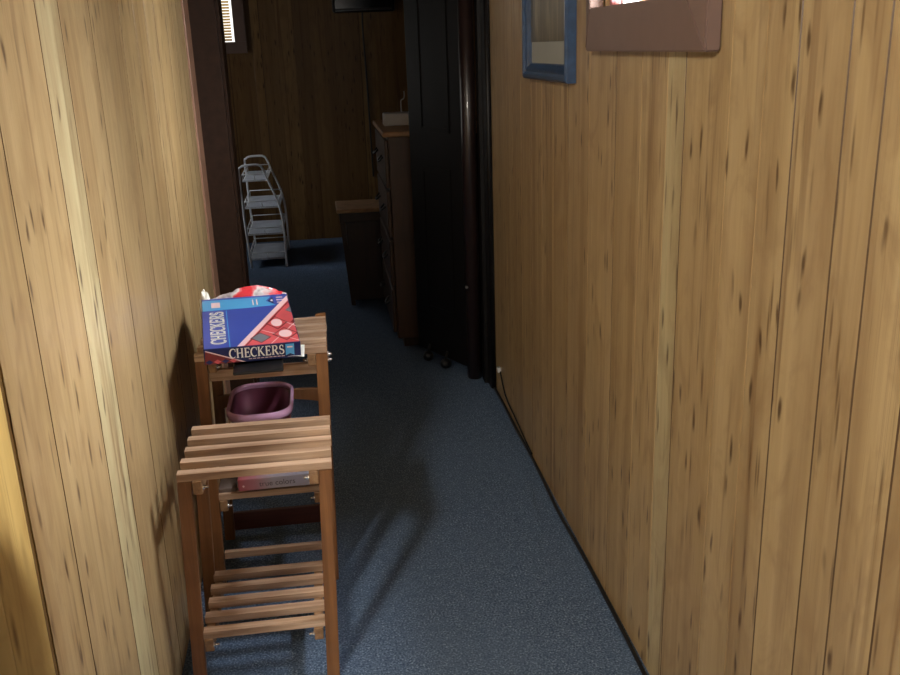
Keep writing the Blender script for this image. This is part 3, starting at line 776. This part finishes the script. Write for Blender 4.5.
# ------------------------------------------------------------------ white wire rack in the far room
wr = tag(empty('wire_rack', (-0.42, 6.25, 0)), 'white wire four tier rack against the far wall of the room beyond', 'rack')
Wy = 0.55
def side(y):
    P = [(0.123, y, 0), (0.118, y, 0.36), (0.045, y, 0.595), (0.018, y, 0.668), (0.0, y, 0.688), (-0.03, y, 0.693), (-0.10, y, 0.690), (-0.125, y, 0.676), (-0.135, y, 0.64), (-0.128, y, 0.3), (-0.112, y, 0.0)]
    return P
for y in (0, Wy):
    bm = bmesh.new(); tube(bm, smooth_path(side(y), 5), 0.0075, 8); new_obj('side_frame', bm, M_white_wire, wr)
for i, (z, x1) in enumerate(((0.055, 0.118), (0.225, 0.112), (0.405, 0.108), (0.585, 0.040))):
    x0 = -0.118
    bm = bmesh.new()
    for zz in (z, z+0.045):
        for (a, b) in (((x0, 0.012), (x1, 0.012)), ((x1, 0.012), (x1, Wy-0.012)), ((x1, Wy-0.012), (x0, Wy-0.012)), ((x0, Wy-0.012), (x0, 0.012))):
            tube(bm, [(a[0], a[1], zz), (b[0], b[1], zz)], 0.0035, 6)
    nx = 9
    for k in range(nx+1):
        x = x0+(x1-x0)*k/nx; tube(bm, [(x, 0.012, z), (x, Wy-0.012, z)], 0.0022, 5)
    for k in range(15):
        y = 0.012+(Wy-0.024)*k/14; tube(bm, [(x0, y, z), (x1, y, z)], 0.0022, 5)
    for k in range(5):
        y = 0.012+(Wy-0.024)*k/4
        for x in (x0, x1): tube(bm, [(x, y, z), (x, y, z+0.045)], 0.0022, 5)
    tube(bm, [((x0+x1)/2, 0.012, z), ((x0+x1)/2, 0.012, z+0.045)], 0.003, 5)
    new_obj('wire_basket', bm, M_white_wire, wr)
    bm = bmesh.new(); box(bm, x0+0.006, x1-0.006, 0.02, Wy-0.02, z+0.003, z+0.006)
    new_obj('shelf_liner', bm, plain('pale_liner', (176,182,192), 0.6) if i == 0 else bpy.data.materials['pale_liner'], wr)

# ------------------------------------------------------------------ far room furniture
st = tag(empty('side_table', (0.207, 5.26, 0)), 'dark small cabinet with tan top standing before the brown dresser', 'side table')
bm = bmesh.new(); box(bm, -0.155, 0.125, -0.17, 0.17, 0.535, 0.555, 0.006); new_obj('tabletop', bm, M_tan, st)
bm = bmesh.new(); box(bm, -0.105, 0.11, -0.14, 0.14, 0.03, 0.534, 0.004); new_obj('cabinet_body', bm, M_dk_furn, st)
bm = bmesh.new(); box(bm, -0.140, 0.115, -0.155, 0.155, 0.48, 0.5345, 0.004); new_obj('apron', bm, M_dk_furn, st)
for sx in (-1, 1):
    for sy in (-1, 1):
        bm = bmesh.new(); leaning_box(bm, (0.0+sx*0.092, sy*0.125, 0), (sx*0.118-0.01, sy*0.135, 0.49), 0.024, 0.024); new_obj('leg', bm, M_dk_furn, st)
ds = tag(empty('dresser', (0.52, 4.25, 0)), 'tall brown dresser behind the open black door in the room beyond', 'dresser')
bm = bmesh.new(); box(bm, -0.22, 0.25, 0.02, 0.76, 0.05, 1.012, 0.004); new_obj('carcass', bm, M_dresser, ds)
bm = bmesh.new(); box(bm, -0.245, 0.26, 0.0, 0.78, 1.0125, 1.035, 0.005); new_obj('dresser_top', bm, M_tan, ds)
bm = bmesh.new(); box(bm, -0.19, 0.22, 0.05, 0.73, 0, 0.0495); new_obj('plinth', bm, M_dk_furn, ds)
for k in range(4):
    z0 = 0.075+0.234*k
    bm = bmesh.new(); box(bm, -0.238, -0.2205, 0.045, 0.735, z0, z0+0.217, 0.004); d = new_obj('drawer', bm, M_dresser, ds)
    for y in (0.21, 0.57):
        bm = bmesh.new(); tube(bm, smooth_path([(-0.2385, y-0.045, z0+0.13), (-0.258, y-0.03, z0+0.11), (-0.258, y+0.03, z0+0.11), (-0.2385, y+0.045, z0+0.13)], 4), 0.005, 8)
        new_obj('drawer_pull', bm, M_black, d)
wb = tag(empty('white_box', (0.370, 4.62, 1.036)), 'small white box with bent wire standing on the dresser', 'box')
bm = bmesh.new(); box(bm, -0.065, 0.075, -0.05, 0.05, 0, 0.060, 0.006); new_obj('box_body', bm, M_white, wb)
bm = bmesh.new(); tube(bm, smooth_path([(0.026, 0, 0.0605), (0.025, 0, 0.105), (0.028, 0, 0.118), (0.040, 0, 0.126), (0.044, 0, 0.142), (0.043, 0, 0.160)], 4), 0.0035, 7); new_obj('bent_wire', bm, M_white, wb)
tv = tag(empty('television', (0.37, FB, 1.66)), 'dark glossy television high on the far wall with a hanging cord', 'television')
bm = bmesh.new(); box(bm, -0.225, 0.225, -0.075, -0.02, -0.01, 0.30, 0.018, seg=3); new_obj('casing', bm, M_black, tv)
bm = bmesh.new(); box(bm, -0.205, 0.205, -0.0765, -0.0752, 0.018, 0.28); new_obj('screen', bm, plain('dark_screen', (12,13,15), 0.12), tv)
bm = bmesh.new(); box(bm, -0.06, 0.06, -0.0195, -0.001, 0.06, 0.2); new_obj('wall_bracket', bm, M_black, tv)
bm = bmesh.new(); tube(bm, smooth_path([(-0.01, -0.03, -0.012), (-0.012, -0.014, -0.15), (-0.004, -0.012, -0.5), (0.0, -0.012, -0.85), (0.004, -0.012, -1.2)], 5), 0.007, 7); new_obj('cord', bm, M_rubber, tv)
bm = bmesh.new(); tube(bm, [(-0.205, -0.078, 0.002), (0.205, -0.078, 0.006)], 0.004, 7); new_obj('lip_highlight', bm, plain('grey_highlight', (120,122,124), 0.3, metal=0.6), tv)  # grey bar stands for the bright reflection along the lower edge

# ------------------------------------------------------------------ chair added out of view, shaped to shade the corner wall
ch = tag(empty('added_shade_chair', (-0.765, 0.72, 0)), 'round-backed chair added out of view to shade the near corner', 'chair')
M_fab = plain('brown_upholstery', (92,70,56), 0.9)
bm = bmesh.new()
out = [(-0.24, 0.44), (0.24, 0.44), (0.26, 0.78)] + [(0.10+0.16*math.cos(math.radians(a)), 0.90+0.16*math.sin(math.radians(a))) for a in range(0, 91, 15)] + [(-0.10+0.16*math.cos(math.radians(a)), 0.90+0.16*math.sin(math.radians(a))) for a in range(90, 181, 15)] + [(-0.26, 0.78)]
slab(bm, out, 0.06)
bmesh.ops.transform(bm, matrix=Matrix.Translation((0, 0.25, 0)) @ Matrix.Rotation(math.radians(90), 4, 'X'), verts=bm.verts)
bmesh.ops.recalc_face_normals(bm, faces=bm.faces); new_obj('backrest', bm, M_fab, ch)
bm = bmesh.new(); box(bm, -0.25, 0.25, -0.28, 0.185, 0.36, 0.47, 0.03, seg=4); new_obj('seat', bm, M_fab, ch)
for sx in (-1, 1):
    for sy in (-0.24, 0.15):
        bm = bmesh.new(); leaning_box(bm, (sx*0.22, sy, 0), (sx*0.21, sy, 0.36), 0.04, 0.04); new_obj('leg', bm, M_dk_furn, ch)

# ------------------------------------------------------------------ light
def area(name, loc, target, sx, sy, power, color):
    l = bpy.data.lights.new(name, 'AREA'); l.shape = 'RECTANGLE'; l.size = sx; l.size_y = sy; l.energy = power; l.color = color
    o = bpy.data.objects.new(name, l); COL.objects.link(o); o.location = loc
    o.rotation_euler = (Vector(target)-Vector(loc)).to_track_quat('-Z', 'Y').to_euler()
    return o
def lamp(name, loc, r, power, color):
    l = bpy.data.lights.new(name, 'POINT'); l.shadow_soft_size = r; l.energy = power; l.color = color
    o = bpy.data.objects.new(name, l); COL.objects.link(o); o.location = loc; return o
lamp('ceiling_lamp', (-0.95, -0.35, 2.08), 0.12, 165, (1.0, 0.95, 0.84))
area('window_daylight', (0.10, -3.02, 1.6), (0.0, 2.5, 0.8), 0.75, 1.0, 2.5, (0.92, 0.96, 1.0))
area('hall_window_daylight', (2.05, 2.42, 3.45), (0.66, 1.95, 1.85), 1.8, 2.3, 1050, (0.96, 0.98, 1.0))
area('added_hall_fill', (2.25, 0.42, 2.95), (0.70, 1.88, 1.80), 1.3, 1.9, 850, (0.98, 0.98, 0.96))  # second light added outside to brighten the far left wall and taller rack

wd = bpy.data.worlds.new('World'); scene.world = wd; wd.use_nodes = True
wn = wd.node_tree
bgn = wn.nodes['Background']
bgn.inputs['Color'].default_value = (1.0, 0.98, 0.92, 1)
bgn.inputs['Strength'].default_value = 1.6
area('added_rack_fill', (-1.75, 6.25, 1.25), (-0.42, 6.45, 0.50), 0.6, 0.7, 0.75, (0.92, 0.95, 1.0)).data.spread = math.radians(50)  # added lamp aimed at the wire rack, no window is seen there
area('far_window_daylight', (-0.95, FB+0.55, 2.15), (-0.75, FB-1.5, 0.9), 0.7, 0.6, 5, (0.95, 0.97, 1.0))

scene.view_settings.view_transform = 'Standard'
scene.view_settings.look = 'None'
scene.view_settings.gamma = 1
scene.view_settings.exposure = 0.08
try: scene.view_settings.use_curve_mapping = False
except Exception: pass
